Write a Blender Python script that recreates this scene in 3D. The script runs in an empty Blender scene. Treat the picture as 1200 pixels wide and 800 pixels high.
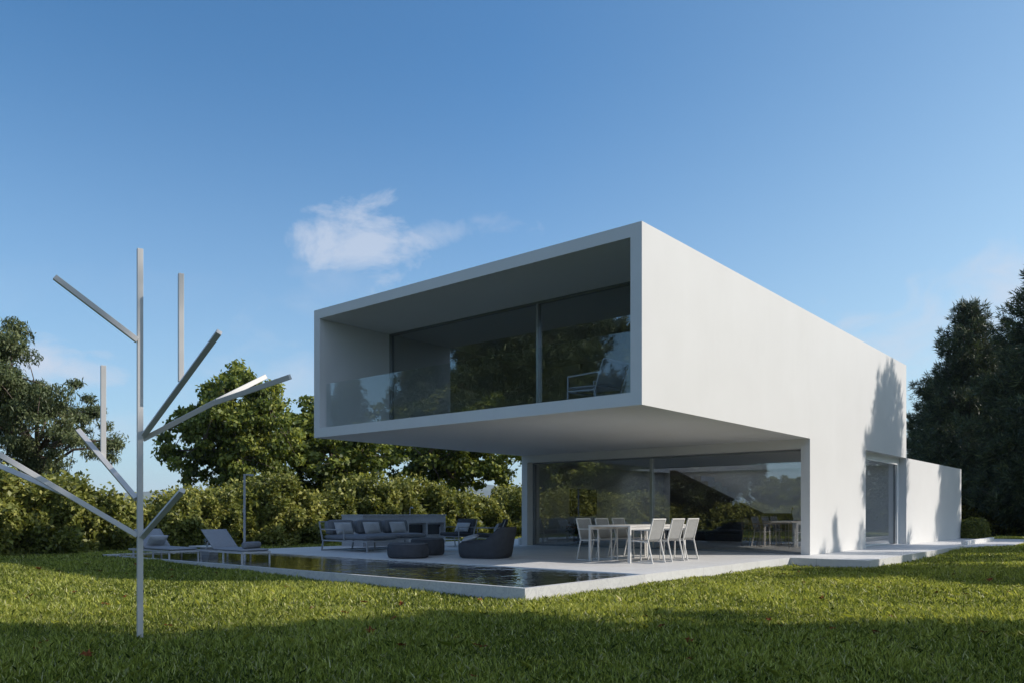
import bpy, bmesh, math, random
import numpy as np
from mathutils import Vector, Matrix
R = math.radians
sc = bpy.context.scene
COL = sc.collection
rng = np.random.default_rng(7)
random.seed(7)
TH = R(40.17)
EYE = 1.2
Fv = np.array([-math.sin(TH), math.cos(TH)]); Rv = np.array([math.cos(TH), math.sin(TH)])
SUN = Vector((1.21, .97, 1.0)).normalized()

# ------------------------------------------------------------------ materials
def newmat(name):
    m = bpy.data.materials.new(name); m.use_nodes = True
    nt = m.node_tree; b = nt.nodes['Principled BSDF']
    return m, nt, b
def N(nt, typ, **kw):
    n = nt.nodes.new(typ)
    for k, v in kw.items():
        if k.startswith('i_'):
            n.inputs[k[2:].replace('_', ' ')].default_value = v
        else: setattr(n, k, v)
    return n
def ramp(nt, stops):
    r = nt.nodes.new('ShaderNodeValToRGB'); e = r.color_ramp.elements
    e[0].position, e[0].color = stops[0][0], (*stops[0][1], 1)
    e[1].position, e[1].color = stops[-1][0], (*stops[-1][1], 1)
    for p, c in stops[1:-1]:
        x = e.new(p); x.color = (*c, 1)
    return r
def simple(name, col, rough=.6, var=.06, scale=3.0, bump=.0, bscale=60, metallic=0, spec=.5):
    m, nt, b = newmat(name)
    tc = N(nt, 'ShaderNodeTexCoord')
    g = N(nt, 'ShaderNodeNewGeometry')
    n = N(nt, 'ShaderNodeTexNoise'); n.inputs['Scale'].default_value = scale; n.inputs['Detail'].default_value = 6
    nt.links.new(g.outputs['Position'], n.inputs['Vector'])
    c = np.array(col)
    r = ramp(nt, [(.3, tuple(c*(1-var))), (.7, tuple(np.minimum(c*(1+var), 1)))])
    nt.links.new(n.outputs['Fac'], r.inputs['Fac']); nt.links.new(r.outputs['Color'], b.inputs['Base Color'])
    b.inputs['Roughness'].default_value = rough; b.inputs['Metallic'].default_value = metallic
    b.inputs['Specular IOR Level'].default_value = spec
    if bump > 0:
        n2 = N(nt, 'ShaderNodeTexNoise'); n2.inputs['Scale'].default_value = bscale; n2.inputs['Detail'].default_value = 5
        nt.links.new(g.outputs['Position'], n2.inputs['Vector'])
        bp = N(nt, 'ShaderNodeBump'); bp.inputs['Strength'].default_value = bump; bp.inputs['Distance'].default_value = .01
        nt.links.new(n2.outputs['Fac'], bp.inputs['Height']); nt.links.new(bp.outputs['Normal'], b.inputs['Normal'])
    return m
def leafmat(name, stops, transl=.35, rough=.5, spec=.35):
    m, nt, b = newmat(name)
    a = N(nt, 'ShaderNodeAttribute', attribute_name='tint')
    r = ramp(nt, stops)
    nt.links.new(a.outputs['Fac'], r.inputs['Fac'])
    nt.links.new(r.outputs['Color'], b.inputs['Base Color'])
    b.inputs['Roughness'].default_value = rough; b.inputs['Specular IOR Level'].default_value = spec
    t = N(nt, 'ShaderNodeBsdfTranslucent')
    h = N(nt, 'ShaderNodeHueSaturation'); h.inputs['Value'].default_value = 1.25; h.inputs['Saturation'].default_value = 1.1; h.inputs['Hue'].default_value = .49
    nt.links.new(r.outputs['Color'], h.inputs['Color']); nt.links.new(h.outputs['Color'], t.inputs['Color'])
    mx = N(nt, 'ShaderNodeMixShader'); mx.inputs[0].default_value = transl
    nt.links.new(b.outputs[0], mx.inputs[1]); nt.links.new(t.outputs[0], mx.inputs[2])
    nt.links.new(mx.outputs[0], nt.nodes['Material Output'].inputs['Surface'])
    return m
def glassmat(name, tint=(.8,.84,.85), base=.06, gain=1.5):
    m, nt, b = newmat(name); nt.nodes.remove(b)
    t = N(nt, 'ShaderNodeBsdfTransparent'); t.inputs[0].default_value = (*tint, 1)
    g = N(nt, 'ShaderNodeBsdfGlossy'); g.inputs['Roughness'].default_value = 0.0; g.inputs['Color'].default_value = (.95,.97,1,1)
    lw = N(nt, 'ShaderNodeLayerWeight'); lw.inputs['Blend'].default_value = .5
    no = N(nt, 'ShaderNodeTexNoise'); no.inputs['Scale'].default_value = .6
    ge = N(nt, 'ShaderNodeNewGeometry'); nt.links.new(ge.outputs['Position'], no.inputs['Vector'])
    bp = N(nt, 'ShaderNodeBump'); bp.inputs['Strength'].default_value = .01; bp.inputs['Distance'].default_value = .01
    nt.links.new(no.outputs['Fac'], bp.inputs['Height']); nt.links.new(bp.outputs['Normal'], g.inputs['Normal'])
    pw = N(nt, 'ShaderNodeMath', operation='POWER'); pw.inputs[1].default_value = 4.5
    nt.links.new(lw.outputs['Facing'], pw.inputs[0])
    ma = N(nt, 'ShaderNodeMath', operation='MULTIPLY_ADD'); ma.inputs[1].default_value = gain; ma.inputs[2].default_value = base; ma.use_clamp = True
    nt.links.new(pw.outputs[0], ma.inputs[0])
    mx = N(nt, 'ShaderNodeMixShader'); nt.links.new(ma.outputs[0], mx.inputs[0])
    nt.links.new(t.outputs[0], mx.inputs[1]); nt.links.new(g.outputs[0], mx.inputs[2])
    nt.links.new(mx.outputs[0], nt.nodes['Material Output'].inputs['Surface'])
    return m

M = {}
def plaster():
    m, nt, b = newmat('white_plaster')
    g = N(nt, 'ShaderNodeNewGeometry')
    n1 = N(nt, 'ShaderNodeTexNoise'); n1.inputs['Scale'].default_value = .7; n1.inputs['Detail'].default_value = 8; n1.inputs['Roughness'].default_value = .65
    n2 = N(nt, 'ShaderNodeTexNoise'); n2.inputs['Scale'].default_value = 90; n2.inputs['Detail'].default_value = 4
    mp = N(nt, 'ShaderNodeMapping'); mp.inputs['Scale'].default_value = (3, 3, .35)
    n3 = N(nt, 'ShaderNodeTexNoise'); n3.inputs['Scale'].default_value = 2.2; n3.inputs['Detail'].default_value = 6
    L = nt.links.new
    L(g.outputs['Position'], n1.inputs['Vector']); L(g.outputs['Position'], n2.inputs['Vector'])
    L(g.outputs['Position'], mp.inputs['Vector']); L(mp.outputs[0], n3.inputs['Vector'])
    r = ramp(nt, [(.3, (.63,.62,.60)), (.7, (.665,.656,.638))]); L(n1.outputs['Fac'], r.inputs['Fac'])
    r3 = ramp(nt, [(.35, (.992,.992,.99)), (.65, (1,1,1))]); L(n3.outputs['Fac'], r3.inputs['Fac'])
    mx = N(nt, 'ShaderNodeMix', data_type='RGBA', blend_type='MULTIPLY'); mx.inputs[0].default_value = 1
    L(r.outputs['Color'], mx.inputs[6]); L(r3.outputs['Color'], mx.inputs[7]); L(mx.outputs[2], b.inputs['Base Color'])
    bp = N(nt, 'ShaderNodeBump'); bp.inputs['Strength'].default_value = .22; bp.inputs['Distance'].default_value = .004
    L(n2.outputs['Fac'], bp.inputs['Height']); L(bp.outputs['Normal'], b.inputs['Normal'])
    b.inputs['Roughness'].default_value = .85; b.inputs['Specular IOR Level'].default_value = .25
    return m
M['plaster'] = plaster()
def marble(name, lo, hi, vein, jx=0, jy=0):
    m, nt, b = newmat(name)
    L = nt.links.new
    g = N(nt, 'ShaderNodeNewGeometry')
    n = N(nt, 'ShaderNodeTexNoise'); n.inputs['Scale'].default_value = 1.3; n.inputs['Detail'].default_value = 8; n.inputs['Roughness'].default_value = .6
    L(g.outputs['Position'], n.inputs['Vector'])
    r = ramp(nt, [(.3, lo), (.7, hi)]); L(n.outputs['Fac'], r.inputs['Fac'])
    n2 = N(nt, 'ShaderNodeTexNoise'); n2.inputs['Scale'].default_value = 4.5; n2.inputs['Detail'].default_value = 9; n2.inputs['Roughness'].default_value = .7; n2.inputs['Distortion'].default_value = 1.6
    L(g.outputs['Position'], n2.inputs['Vector'])
    r2 = ramp(nt, [(.47, (0,0,0)), (.5, (1,1,1)), (.53, (0,0,0))]); L(n2.outputs['Fac'], r2.inputs['Fac'])
    mx = N(nt, 'ShaderNodeMix', data_type='RGBA'); L(r2.outputs['Color'], mx.inputs[0])
    mm = N(nt, 'ShaderNodeMath', operation='MULTIPLY'); mm.inputs[1].default_value = .55
    L(r2.outputs['Color'], mm.inputs[0]); L(mm.outputs[0], mx.inputs[0])
    L(r.outputs['Color'], mx.inputs[6]); mx.inputs[7].default_value = (*vein, 1)
    out = mx.outputs[2]
    if jx:
        br = N(nt, 'ShaderNodeTexBrick'); br.offset = 0; br.inputs['Scale'].default_value = 1
        br.inputs['Mortar Size'].default_value = .004; br.inputs['Brick Width'].default_value = jx; br.inputs['Row Height'].default_value = jy
        br.inputs['Color1'].default_value = (1,1,1,1); br.inputs['Color2'].default_value = (.95,.95,.95,1); br.inputs['Mortar'].default_value = (.55,.55,.55,1)
        L(g.outputs['Position'], br.inputs['Vector'])
        m2 = N(nt, 'ShaderNodeMix', data_type='RGBA', blend_type='MULTIPLY'); m2.inputs[0].default_value = 1
        L(out, m2.inputs[6]); L(br.outputs['Color'], m2.inputs[7]); out = m2.outputs[2]
    L(out, b.inputs['Base Color'])
    b.inputs['Roughness'].default_value = .55; b.inputs['Specular IOR Level'].default_value = .3
    return m
M['terrace'] = marble('terrace_stone', (.6,.585,.56), (.67,.66,.64), (.5,.49,.48), 1.2, 1.2)
M['curb'] = marble('pool_curb_marble', (.52,.51,.495), (.6,.59,.57), (.33,.33,.35))
M['barstone'] = marble('grey_stone', (.32,.33,.35), (.42,.43,.45), (.2,.2,.22))
M['metalw'] = simple('white_powder_coat', (.62,.6,.57), .4, .03)
M['sculpt'] = simple('sculpture_paint', (.5,.485,.465), .4, .05, 5, .03, 120)
M['metalm'] = simple('light_grey_metal', (.42,.42,.43), .4, .04)
M['metalg'] = simple('grey_metal', (.3,.31,.33), .4, .05)
M['frame'] = simple('window_frame_metal', (.22,.23,.24), .35, .04, metallic=.3)
M['sling'] = simple('sling_fabric', (.31,.305,.295), .85, .05, 20, .4, 500)
M['slingd'] = simple('grey_sling_fabric', (.25,.26,.28), .85, .05, 20, .4, 500)
M['fab'] = simple('charcoal_fabric', (.055,.057,.065), .9, .12, 9, .5, 300)
M['fabm'] = simple('mid_grey_fabric', (.17,.18,.2), .9, .1, 9, .5, 300)
M['pillow'] = simple('light_grey_fabric', (.4,.41,.43), .9, .08, 9, .5, 300)
M['wood'] = simple('oak_wood', (.36,.25,.15), .5, .2, 6)
M['intfloor'] = simple('interior_floor', (.42,.40,.37), .3, .15, 2)
M['dark'] = simple('dark_panel', (.03,.03,.032), .35, .1)
M['art'] = simple('dark_canvas', (.018,.02,.014), .5, .5, 3)
M['bark'] = simple('bark', (.12,.09,.07), .9, .35, 12, .8, 40)
M['stair'] = simple('shade_flank', (.07,.06,.05), .6, .1)  # dark tone stands in for the shaded side of the diagonal
M['basin'] = simple('pool_tile', (.035,.04,.048), .5, .2, 4)
M['chrome'] = simple('brushed_steel', (.5,.5,.5), .3, .03, metallic=.9)
M['glassw'] = glassmat('window_glass', (.86,.87,.86), .15, .8)
M['glassb'] = glassmat('balustrade_glass', (.92,.95,.95), .06, .8)
M['glasse'] = glassmat('entrance_glass', (.97,.98,.98), .025, .6)
M['intwhite'] = simple('interior_white_paint', (.82,.81,.79), .6, .02)
M['bottle'] = glassmat('bottle_glass', (.8,.9,.88), .05, 1.0)
M['maple'] = leafmat('maple_leaf', [(0,(.04,.06,.013)), (.5,(.15,.19,.036)), (1,(.42,.43,.09))])
M['locust'] = leafmat('locust_leaf', [(0,(.045,.06,.024)), (.5,(.11,.14,.055)), (1,(.22,.24,.10))], .3)
M['hedge'] = leafmat('hedge_leaf', [(0,(.05,.065,.012)), (.5,(.18,.20,.038)), (1,(.44,.42,.11))], .3)
M['pine'] = leafmat('pine_needle', [(0,(.022,.034,.02)), (.5,(.06,.085,.04)), (1,(.18,.20,.075))], .15)
M['grass'] = leafmat('grass_blade', [(0,(.05,.075,.014)), (.5,(.275,.32,.055)), (.8,(.56,.58,.13)), (1,(.68,.64,.36))], .36, .38, .36)
M['fallen'] = simple('fallen_leaf', (.17,.055,.02), .95, .5, 30, spec=.05)
M['flower'] = simple('orange_flower', (.7,.25,.04), .7, .3, 30)
M['potwhite'] = simple('white_ceramic', (.75,.74,.72), .35, .03)
M['soil'] = simple('dark_ground', (.03,.04,.014), .95, .5, 1.5)
def soilmat():
    m, nt, b = newmat('lawn_ground')
    L = nt.links.new
    g = N(nt, 'ShaderNodeNewGeometry')
    n = N(nt, 'ShaderNodeTexNoise'); n.inputs['Scale'].default_value = 25; n.inputs['Detail'].default_value = 8
    L(g.outputs['Position'], n.inputs['Vector'])
    r = ramp(nt, [(.3, (.02,.03,.006)), (.6, (.055,.075,.015)), (.8, (.1,.1,.035))]); L(n.outputs['Fac'], r.inputs['Fac'])
    L(r.outputs['Color'], b.inputs['Base Color']); b.inputs['Roughness'].default_value = .95
    b.inputs['Specular IOR Level'].default_value = .1
    return m
M['lawn'] = soilmat()
def watermat():
    m, nt, b = newmat('pool_water')
    L = nt.links.new
    g = N(nt, 'ShaderNodeNewGeometry')
    mp = N(nt, 'ShaderNodeMapping'); mp.inputs['Scale'].default_value = (1, 1.0, 1)
    L(g.outputs['Position'], mp.inputs['Vector'])
    n = N(nt, 'ShaderNodeTexNoise'); n.inputs['Scale'].default_value = 2.6; n.inputs['Detail'].default_value = 3; n.inputs['Distortion'].default_value = .6
    L(mp.outputs[0], n.inputs['Vector'])
    n2 = N(nt, 'ShaderNodeTexNoise'); n2.inputs['Scale'].default_value = 9; n2.inputs['Detail'].default_value = 2
    L(mp.outputs[0], n2.inputs['Vector'])
    ad = N(nt, 'ShaderNodeMath', operation='MULTIPLY_ADD'); ad.inputs[1].default_value = .22
    L(n2.outputs['Fac'], ad.inputs[0]); L(n.outputs['Fac'], ad.inputs[2])
    bp = N(nt, 'ShaderNodeBump'); bp.inputs['Strength'].default_value = .35; bp.inputs['Distance'].default_value = .06
    L(ad.outputs[0], bp.inputs['Height']); L(bp.outputs['Normal'], b.inputs['Normal'])
    b.inputs['Base Color'].default_value = (.75,.9,.95,1); b.inputs['Roughness'].default_value = .02
    b.inputs['IOR'].default_value = 1.33; b.inputs['Transmission Weight'].default_value = 1
    return m
M['water'] = watermat()

# ------------------------------------------------------------------ helpers
def tag(o, label=None, cat=None, group=None, kind=None):
    if label: o['label'] = label
    if cat: o['category'] = cat
    if group: o['group'] = group
    if kind: o['kind'] = kind
    return o
def empty(name, loc, rz=0, label=None, cat=None, group=None):
    o = bpy.data.objects.new(name, None); COL.objects.link(o)
    o.empty_display_size = .2
    o.location = loc; o.rotation_euler = (0, 0, rz)
    return tag(o, label, cat, group)
def link(name, me, mat, parent=None):
    me.materials.clear(); me.materials.append(mat)
    o = bpy.data.objects.new(name, me); COL.objects.link(o)
    if parent: o.parent = parent
    return o
def copy_tree(o, parent=None):
    c = o.copy(); COL.objects.link(c); c.parent = parent
    for ch in list(o.children): copy_tree(ch, c)
    return c
class MB:
    def __init__(s): s.v = []; s.f = []
    def add(s, vs, fs):
        b = len(s.v); s.v += [tuple(x) for x in vs]; s.f += [tuple(b+i for i in f) for f in fs]; return s
    def box(s, x0, x1, y0, y1, z0, z1):
        return s.add([(x0,y0,z0),(x1,y0,z0),(x1,y1,z0),(x0,y1,z0),(x0,y0,z1),(x1,y0,z1),(x1,y1,z1),(x0,y1,z1)],
              [(0,3,2,1),(4,5,6,7),(0,1,5,4),(1,2,6,5),(2,3,7,6),(3,0,4,7)])
    def bar(s, p, q, w, h=None, up=(0,0,1)):
        h = h or w
        p = Vector(p); q = Vector(q); d = (q-p).normalized()
        u = Vector(up)
        if abs(d.dot(u)) > .98: u = Vector((0,1,0))
        a = d.cross(u).normalized(); b = a.cross(d).normalized()
        vs = []
        for c in (p, q):
            for i, j in ((-1,-1),(1,-1),(1,1),(-1,1)): vs.append(c + a*i*w/2 + b*j*h/2)
        return s.add(vs, [(0,1,2,3),(7,6,5,4),(0,4,5,1),(1,5,6,2),(2,6,7,3),(3,7,4,0)])
    def tube(s, pts, rad, n=8):
        pts = [Vector(p) for p in pts]
        if not hasattr(rad, '__len__'): rad = [rad]*len(pts)
        base = len(s.v); prev = None
        for i, p in enumerate(pts):
            d = (pts[min(i+1, len(pts)-1)] - pts[max(i-1, 0)]).normalized()
            u = prev if prev is not None else (Vector((0,0,1)) if abs(d.z) < .9 else Vector((1,0,0)))
            a = (u - d*u.dot(d)).normalized(); b = d.cross(a); prev = a
            for k in range(n):
                t = 2*math.pi*k/n; s.v.append(tuple(p + (a*math.cos(t)+b*math.sin(t))*rad[i]))
        for i in range(len(pts)-1):
            for k in range(n):
                s.f.append((base+i*n+k, base+i*n+(k+1)%n, base+(i+1)*n+(k+1)%n, base+(i+1)*n+k))
        s.f.append(tuple(base+k for k in range(n))[::-1]); s.f.append(tuple(base+(len(pts)-1)*n+k for k in range(n)))
        return s
    def prism(s, poly, a0, a1, axis):      # poly 2D; axis the extruded one
        n = len(poly)
        def P(p, a):
            return {'x': (a, p[0], p[1]), 'y': (p[0], a, p[1]), 'z': (p[0], p[1], a)}[axis]
        vs = [P(p, a0) for p in poly] + [P(p, a1) for p in poly]
        return s.add(vs, [tuple(range(n))[::-1], tuple(range(n, 2*n))] + [(i, (i+1) % n, n+(i+1) % n, n+i) for i in range(n)])
    def lathe(s, prof, c=(0,0,0), n=24, sx=1, sy=1):
        base = len(s.v); k = len(prof)
        for i in range(n):
            t = 2*math.pi*i/n
            for r, z in prof: s.v.append((c[0]+r*math.cos(t)*sx, c[1]+r*math.sin(t)*sy, c[2]+z))
        for i in range(n):
            for j in range(k-1):
                a = base+i*k+j; b = base+((i+1) % n)*k+j
                s.f.append((a, b, b+1, a+1))
        return s
    def build(s, name, mat, parent=None, bevel=0, smooth=False):
        me = bpy.data.meshes.new(name); me.from_pydata(s.v, [], s.f)
        bm = bmesh.new(); bm.from_mesh(me); bmesh.ops.recalc_face_normals(bm, faces=bm.faces)
        if bevel:
            bmesh.ops.bevel(bm, geom=list(bm.edges), offset=bevel, segments=2, affect='EDGES', profile=.6)
        bm.to_mesh(me); bm.free()
        if smooth:
            for p in me.polygons: p.use_smooth = True
        return link(name, me, mat, parent)
def cushion(sx, sy, sz, mat, name, parent, loc, rot=(0,0,0), puff=.6):
    bm = bmesh.new(); bmesh.ops.create_cube(bm, size=2)
    bmesh.ops.subdivide_edges(bm, edges=bm.edges[:], cuts=7, use_grid_fill=True)
    ms = Matrix.LocRotScale(Vector(loc), Matrix.Rotation(rot[2],3,'Z') @ Matrix.Rotation(rot[1],3,'Y') @ Matrix.Rotation(rot[0],3,'X'), None)
    for v in bm.verts:
        x, y, z = v.co
        e = max(0, (1-abs(x)**4))*max(0, (1-abs(y)**4))
        t = (1-puff) + puff*math.sqrt(e)
        cx = 1 - .05*(1-abs(y)**2)*0; k = 1-.06*abs(z)**2
        p = Vector((x*sx/2*k, y*sy/2*k, z*sz/2*t))
        v.co = ms @ p
    me = bpy.data.meshes.new(name); bm.to_mesh(me); bm.free()
    for p in me.polygons: p.use_smooth = True
    return link(name, me, mat, parent)
def np_mesh(name, V, Fq, tint=None):
    """V (n,3); Fq (m,k) with equal k"""
    me = bpy.data.meshes.new(name); V = np.ascontiguousarray(V, dtype=np.float32); Fq = np.ascontiguousarray(Fq, dtype=np.int32)
    me.vertices.add(len(V)); me.vertices.foreach_set('co', V.ravel())
    k = Fq.shape[1]
    me.loops.add(Fq.size); me.loops.foreach_set('vertex_index', Fq.ravel())
    me.polygons.add(len(Fq)); me.polygons.foreach_set('loop_start', np.arange(0, Fq.size, k, dtype=np.int32))
    me.update(calc_edges=True)
    if tint is not None:
        a = me.attributes.new('tint', 'FLOAT', 'POINT'); a.data.foreach_set('value', tint.astype(np.float32))
    return me
def nrm(a): return a/np.maximum(np.linalg.norm(a, axis=1, keepdims=True), 1e-9)
def leaf_arrays(P, D, Nn, Ln, Wd, tint, fold=.15):
    D = nrm(D); S = nrm(np.cross(D, Nn)); Nn = np.cross(S, D)
    L = Ln[:, None]; W = Wd[:, None]
    V = np.stack([P, P+D*L*.45+S*W*.5+Nn*W*fold, P+D*L-Nn*L*.12, P+D*L*.45-S*W*.5+Nn*W*fold], 1).reshape(-1, 3)
    F = np.arange(len(P)*4).reshape(-1, 4)
    return V, F, np.repeat(tint, 4)

# ------------------------------------------------------------------ trees
def blob_points(centres, radii, per, r, flat=.7):
    P = []; Cn = []
    for c, rad in zip(centres, radii):
        n = int(per)
        d = nrm(r.normal(size=(n, 3))); q = r.random(n)**.45
        p = d*q[:, None]*rad*np.array([1, 1, flat])
        P.append(c+p); Cn.append(nrm(p+np.array([0, 0, .25])*rad))
    return np.concatenate(P), np.concatenate(Cn)
def tree_mesh_broad(seed, H, Rr, zc0, n_cl, per, leaf, wl=.75, flat=.65, clr=.55, spread=1.0, layers=False):
    """returns (crown mesh, trunk mesh)"""
    r = np.random.default_rng(seed)
    mid = (zc0+H)/2; hz = (H-zc0)/2
    C = []
    tries = 0
    lob = r.normal(size=(9, 3)); lob = nrm(lob)
    while len(C) < n_cl and tries < 9000:
        tries += 1
        d = nrm(r.normal(size=(1, 3)))[0]
        bump = .62 + .46*max(0, (lob@d).max())**4 + .07*r.normal()
        q = (.25+.75*r.random()**.55)*bump*spread
        zz = d[2]*q
        taper = 1.0 if zz < 0 else 1-.25*zz
        c = np.array([d[0]*q*Rr*taper, d[1]*q*Rr*taper, mid+zz*hz])
        if c[2] < zc0*.8: continue
        if layers: c[2] = zc0 + round((c[2]-zc0)/.75)*.75 + r.normal()*.12
        C.append(c)
    C = np.array(C)
    rad = clr*(.7+.6*r.random(len(C)))
    P, Nn = blob_points(C, rad, per, r, flat)
    n = len(P)
    D = nrm(r.normal(size=(n, 3)) + np.array([0, 0, -.35])); N2 = nrm(Nn*.7+np.array([0, 0, .6])+r.normal(size=(n, 3))*.5)
    ln = leaf*(.7+.6*r.random(n))
    tint = np.clip(.5+.2*r.normal(size=n)+np.repeat(.12*r.normal(size=len(C)), int(per)), 0, 1)
    V, F, T = leaf_arrays(P, D, N2, ln, ln*wl, tint)
    cm = np_mesh('crown', V, F, T)
    mb = MB()
    tr = H*.022+.03
    trunk = [Vector((0, 0, -.1)), Vector((.05*r.normal(), .05*r.normal(), zc0*.6)), Vector((.12*r.normal(), .12*r.normal(), mid*.9)), Vector((.2*r.normal(), .2*r.normal(), H*.86))]
    mb.tube(trunk, [tr*1.25, tr, tr*.7, tr*.15], 8)
    order = r.permutation(len(C))
    hubs = []
    for i in order[:min(16, len(C))]:
        c = Vector(C[i]); z0 = max(zc0*.5, min(c.z*.75, H*.7)); b = Vector((trunk[2].x*.5, trunk[2].y*.5, z0))
        m = b.lerp(c, .5)+Vector((0, 0, .12*(c-b).length))
        mb.tube([b, m, c], [tr*.45, tr*.28, tr*.08], 6); hubs += [m, b.lerp(c, .8), c]
    for i in order[16:]:
        c = Vector(C[i]); h = min(hubs, key=lambda q: (q-c).length)
        mb.tube([h, h.lerp(c, .5)+Vector((0, 0, .05)), c], [tr*.13, tr*.09, tr*.03], 4)
    me = bpy.data.meshes.new('trunk'); me.from_pydata(mb.v, [], mb.f)
    for p in me.polygons: p.use_smooth = True
    return cm, me
def tree_mesh_pine(seed, H, Rr, z0, dens=1.0, needle=.28, droop=.1, power=.8, width=.035, bare=.25):
    r = np.random.default_rng(seed)
    mb = MB(); tr = H*.014+.03
    mb.tube([(0,0,-.1), (0,0,H*.5), (0,0,H*.98)], [tr*1.3, tr*.8, .02], 8)
    P = []; Dd = []
    z = z0
    while z < H*.98:
        t = (z-z0)/(H-z0)
        L = Rr*((1-t)**power)*(.35+.65*min(1, t*5+.4))
        nb = r.integers(4, 7)
        a0 = r.random()*6.28
        for k in range(nb):
            a = a0+k*6.28/nb+r.normal()*.25; l = L*(.5+.75*r.random())+.15
            up = (.55*t+.05 - droop*(1-t))
            d = np.array([math.cos(a), math.sin(a), up])
            ns = max(3, int(l/.22))
            pts = []
            for i in range(ns+1):
                s = i/ns
                p = np.array([0, 0, z])+d*l*s + np.array([0, 0, .12*l*s*s - .1*l*math.sin(s*3)])
                p += r.normal(size=3)*.03*l*s
                pts.append(p)
            mb.tube([tuple(pts[0]), tuple(pts[ns//2]), tuple(pts[-1])], [tr*.35*(1-t*.6), tr*.2*(1-t*.6), .008], 4)
            for i in range(ns+1):
                s = i/ns
                if s < bare: continue
                side = np.array([-math.sin(a), math.cos(a), 0])
                w = l*.32*math.sin(min(1, s*1.05)*2.4)+.1
                m = max(2, int(5*dens*w/.35))
                for j in range(m):
                    off = side*w*r.uniform(-1, 1)+np.array([0, 0, r.normal()*.07*l+.03])
                    P.append(pts[i]+off); Dd.append(nrm((d+off*1.2+np.array([0, 0, .25]))[None])[0])
        z += (.16+.16*(1-t))*max(1, H/9)
    P = np.array(P); Dd = np.array(Dd)
    k = 16
    n = len(P)*k
    PP = np.repeat(P, k, 0)+r.normal(size=(n, 3))*.05*max(1,H/9); D = nrm(np.repeat(Dd, k, 0)*.8+r.normal(size=(n, 3))*.75)
    Nn = nrm(r.normal(size=(n, 3)))
    ln = needle*(.6+.7*r.random(n))
    tint = np.clip(.45+.18*r.normal(size=n)+np.repeat(.15*r.normal(size=len(P)), k), 0, 1)
    V, F, T = leaf_arrays(PP, D, Nn, ln, np.full(n, width), tint, 0)
    cm = np_mesh('crown', V, F, T)
    me = bpy.data.meshes.new('trunk'); me.from_pydata(mb.v, [], mb.f)
    for p in me.polygons: p.use_smooth = True
    return cm, me
def plant_tree(name, meshes, mat, loc, label, cat='tree', group=None, rz=0, s=1.0, sz=None):
    o = empty(name, loc, rz, label, cat, group); o.scale = (s, s, sz or s)
    link('crown', meshes[0], mat, o); link('trunk', meshes[1], M['bark'], o)
    return o

maple = tree_mesh_broad(11, 6.9, 3.3, 1.3, 210, 135, .17, .8, .55, .44)
maple2 = tree_mesh_broad(12, 6.2, 3.0, 1.2, 170, 135, .17, .8, .55, .42)
locust = tree_mesh_broad(21, 6.0, 3.0, 1.9, 105, 300, .14, .35, .45, .5, 1.08, False)
pineA = tree_mesh_pine(31, 13.5, 4.0, .8, .62, .36, .05, .72, .045)
pineB = tree_mesh_pine(32, 12.0, 3.1, 2.2, .5, .38, .1, .62, .05, .4)
print('tree faces', [len(m[0].polygons) for m in (maple, maple2, locust, pineA, pineB)])

def W2(px, d):                       # ground position (metres) used while surveying the plot
    u = (px-600)/922
    return (float(d*(Fv[0]+u*Rv[0])), float(d*(Fv[1]+u*Rv[1])))
def at(px, d, z=0): x, y = W2(px, d); return (x, y, z)

# left side trees beyond the hedge
plant_tree('maple_tree', maple, M['maple'], (-26.6, 15.5, 0), 'large full maple standing alone behind the hedge left of the white house', rz=.6, s=.8, sz=1.02)
plant_tree('maple_tree', maple2, M['maple'], (-27.2, 20.6, 0), 'smaller maple whose crown shows just left under the overhanging storey', rz=2.0, s=1.15, sz=1.04)
plant_tree('maple_tree', maple, M['maple'], (-27.5, 28.2, 0), 'maple behind the outdoor stone bar, its top cut off by the soffit', rz=3.9, s=1.2, sz=1.15)
plant_tree('locust_tree', locust, M['locust'], (-26.2, 8.9, 0), 'small leaved open tree above the hedge at the left, just left of the sculpture trunk', rz=1.0, s=.72, sz=.93)
plant_tree('locust_tree', locust, M['locust'], (-27.0, 7.2, 0), 'tallest feathery tree cut by the left edge of the photo', rz=3.0, s=.85, sz=1.22)

# right side conifers
plant_tree('pine_tree', pineA, M['pine'], at(1228, 37), 'tallest dark pine cut by the right edge of the photo', rz=.3, s=.95)
plant_tree('pine_tree', pineA, M['pine'], at(1135, 43), 'dark pine rising just right of the low white annex', rz=1.9, s=.85, sz=.93)
plant_tree('pine_tree', pineA, M['pine'], at(1100, 50), 'smaller dark pine directly behind the white annex roof', rz=3.9, s=.75, sz=.72)
plant_tree('pine_tree', pineA, M['pine'], at(1180, 52), 'rear pine filling the gap between the two large pines at right', rz=5.2, s=.95, sz=.92)
plant_tree('pine_tree', pineA, M['pine'], at(1290, 45), 'pine beyond the right edge of the photo beside the tallest pine', rz=2.9, s=1.0)

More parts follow.
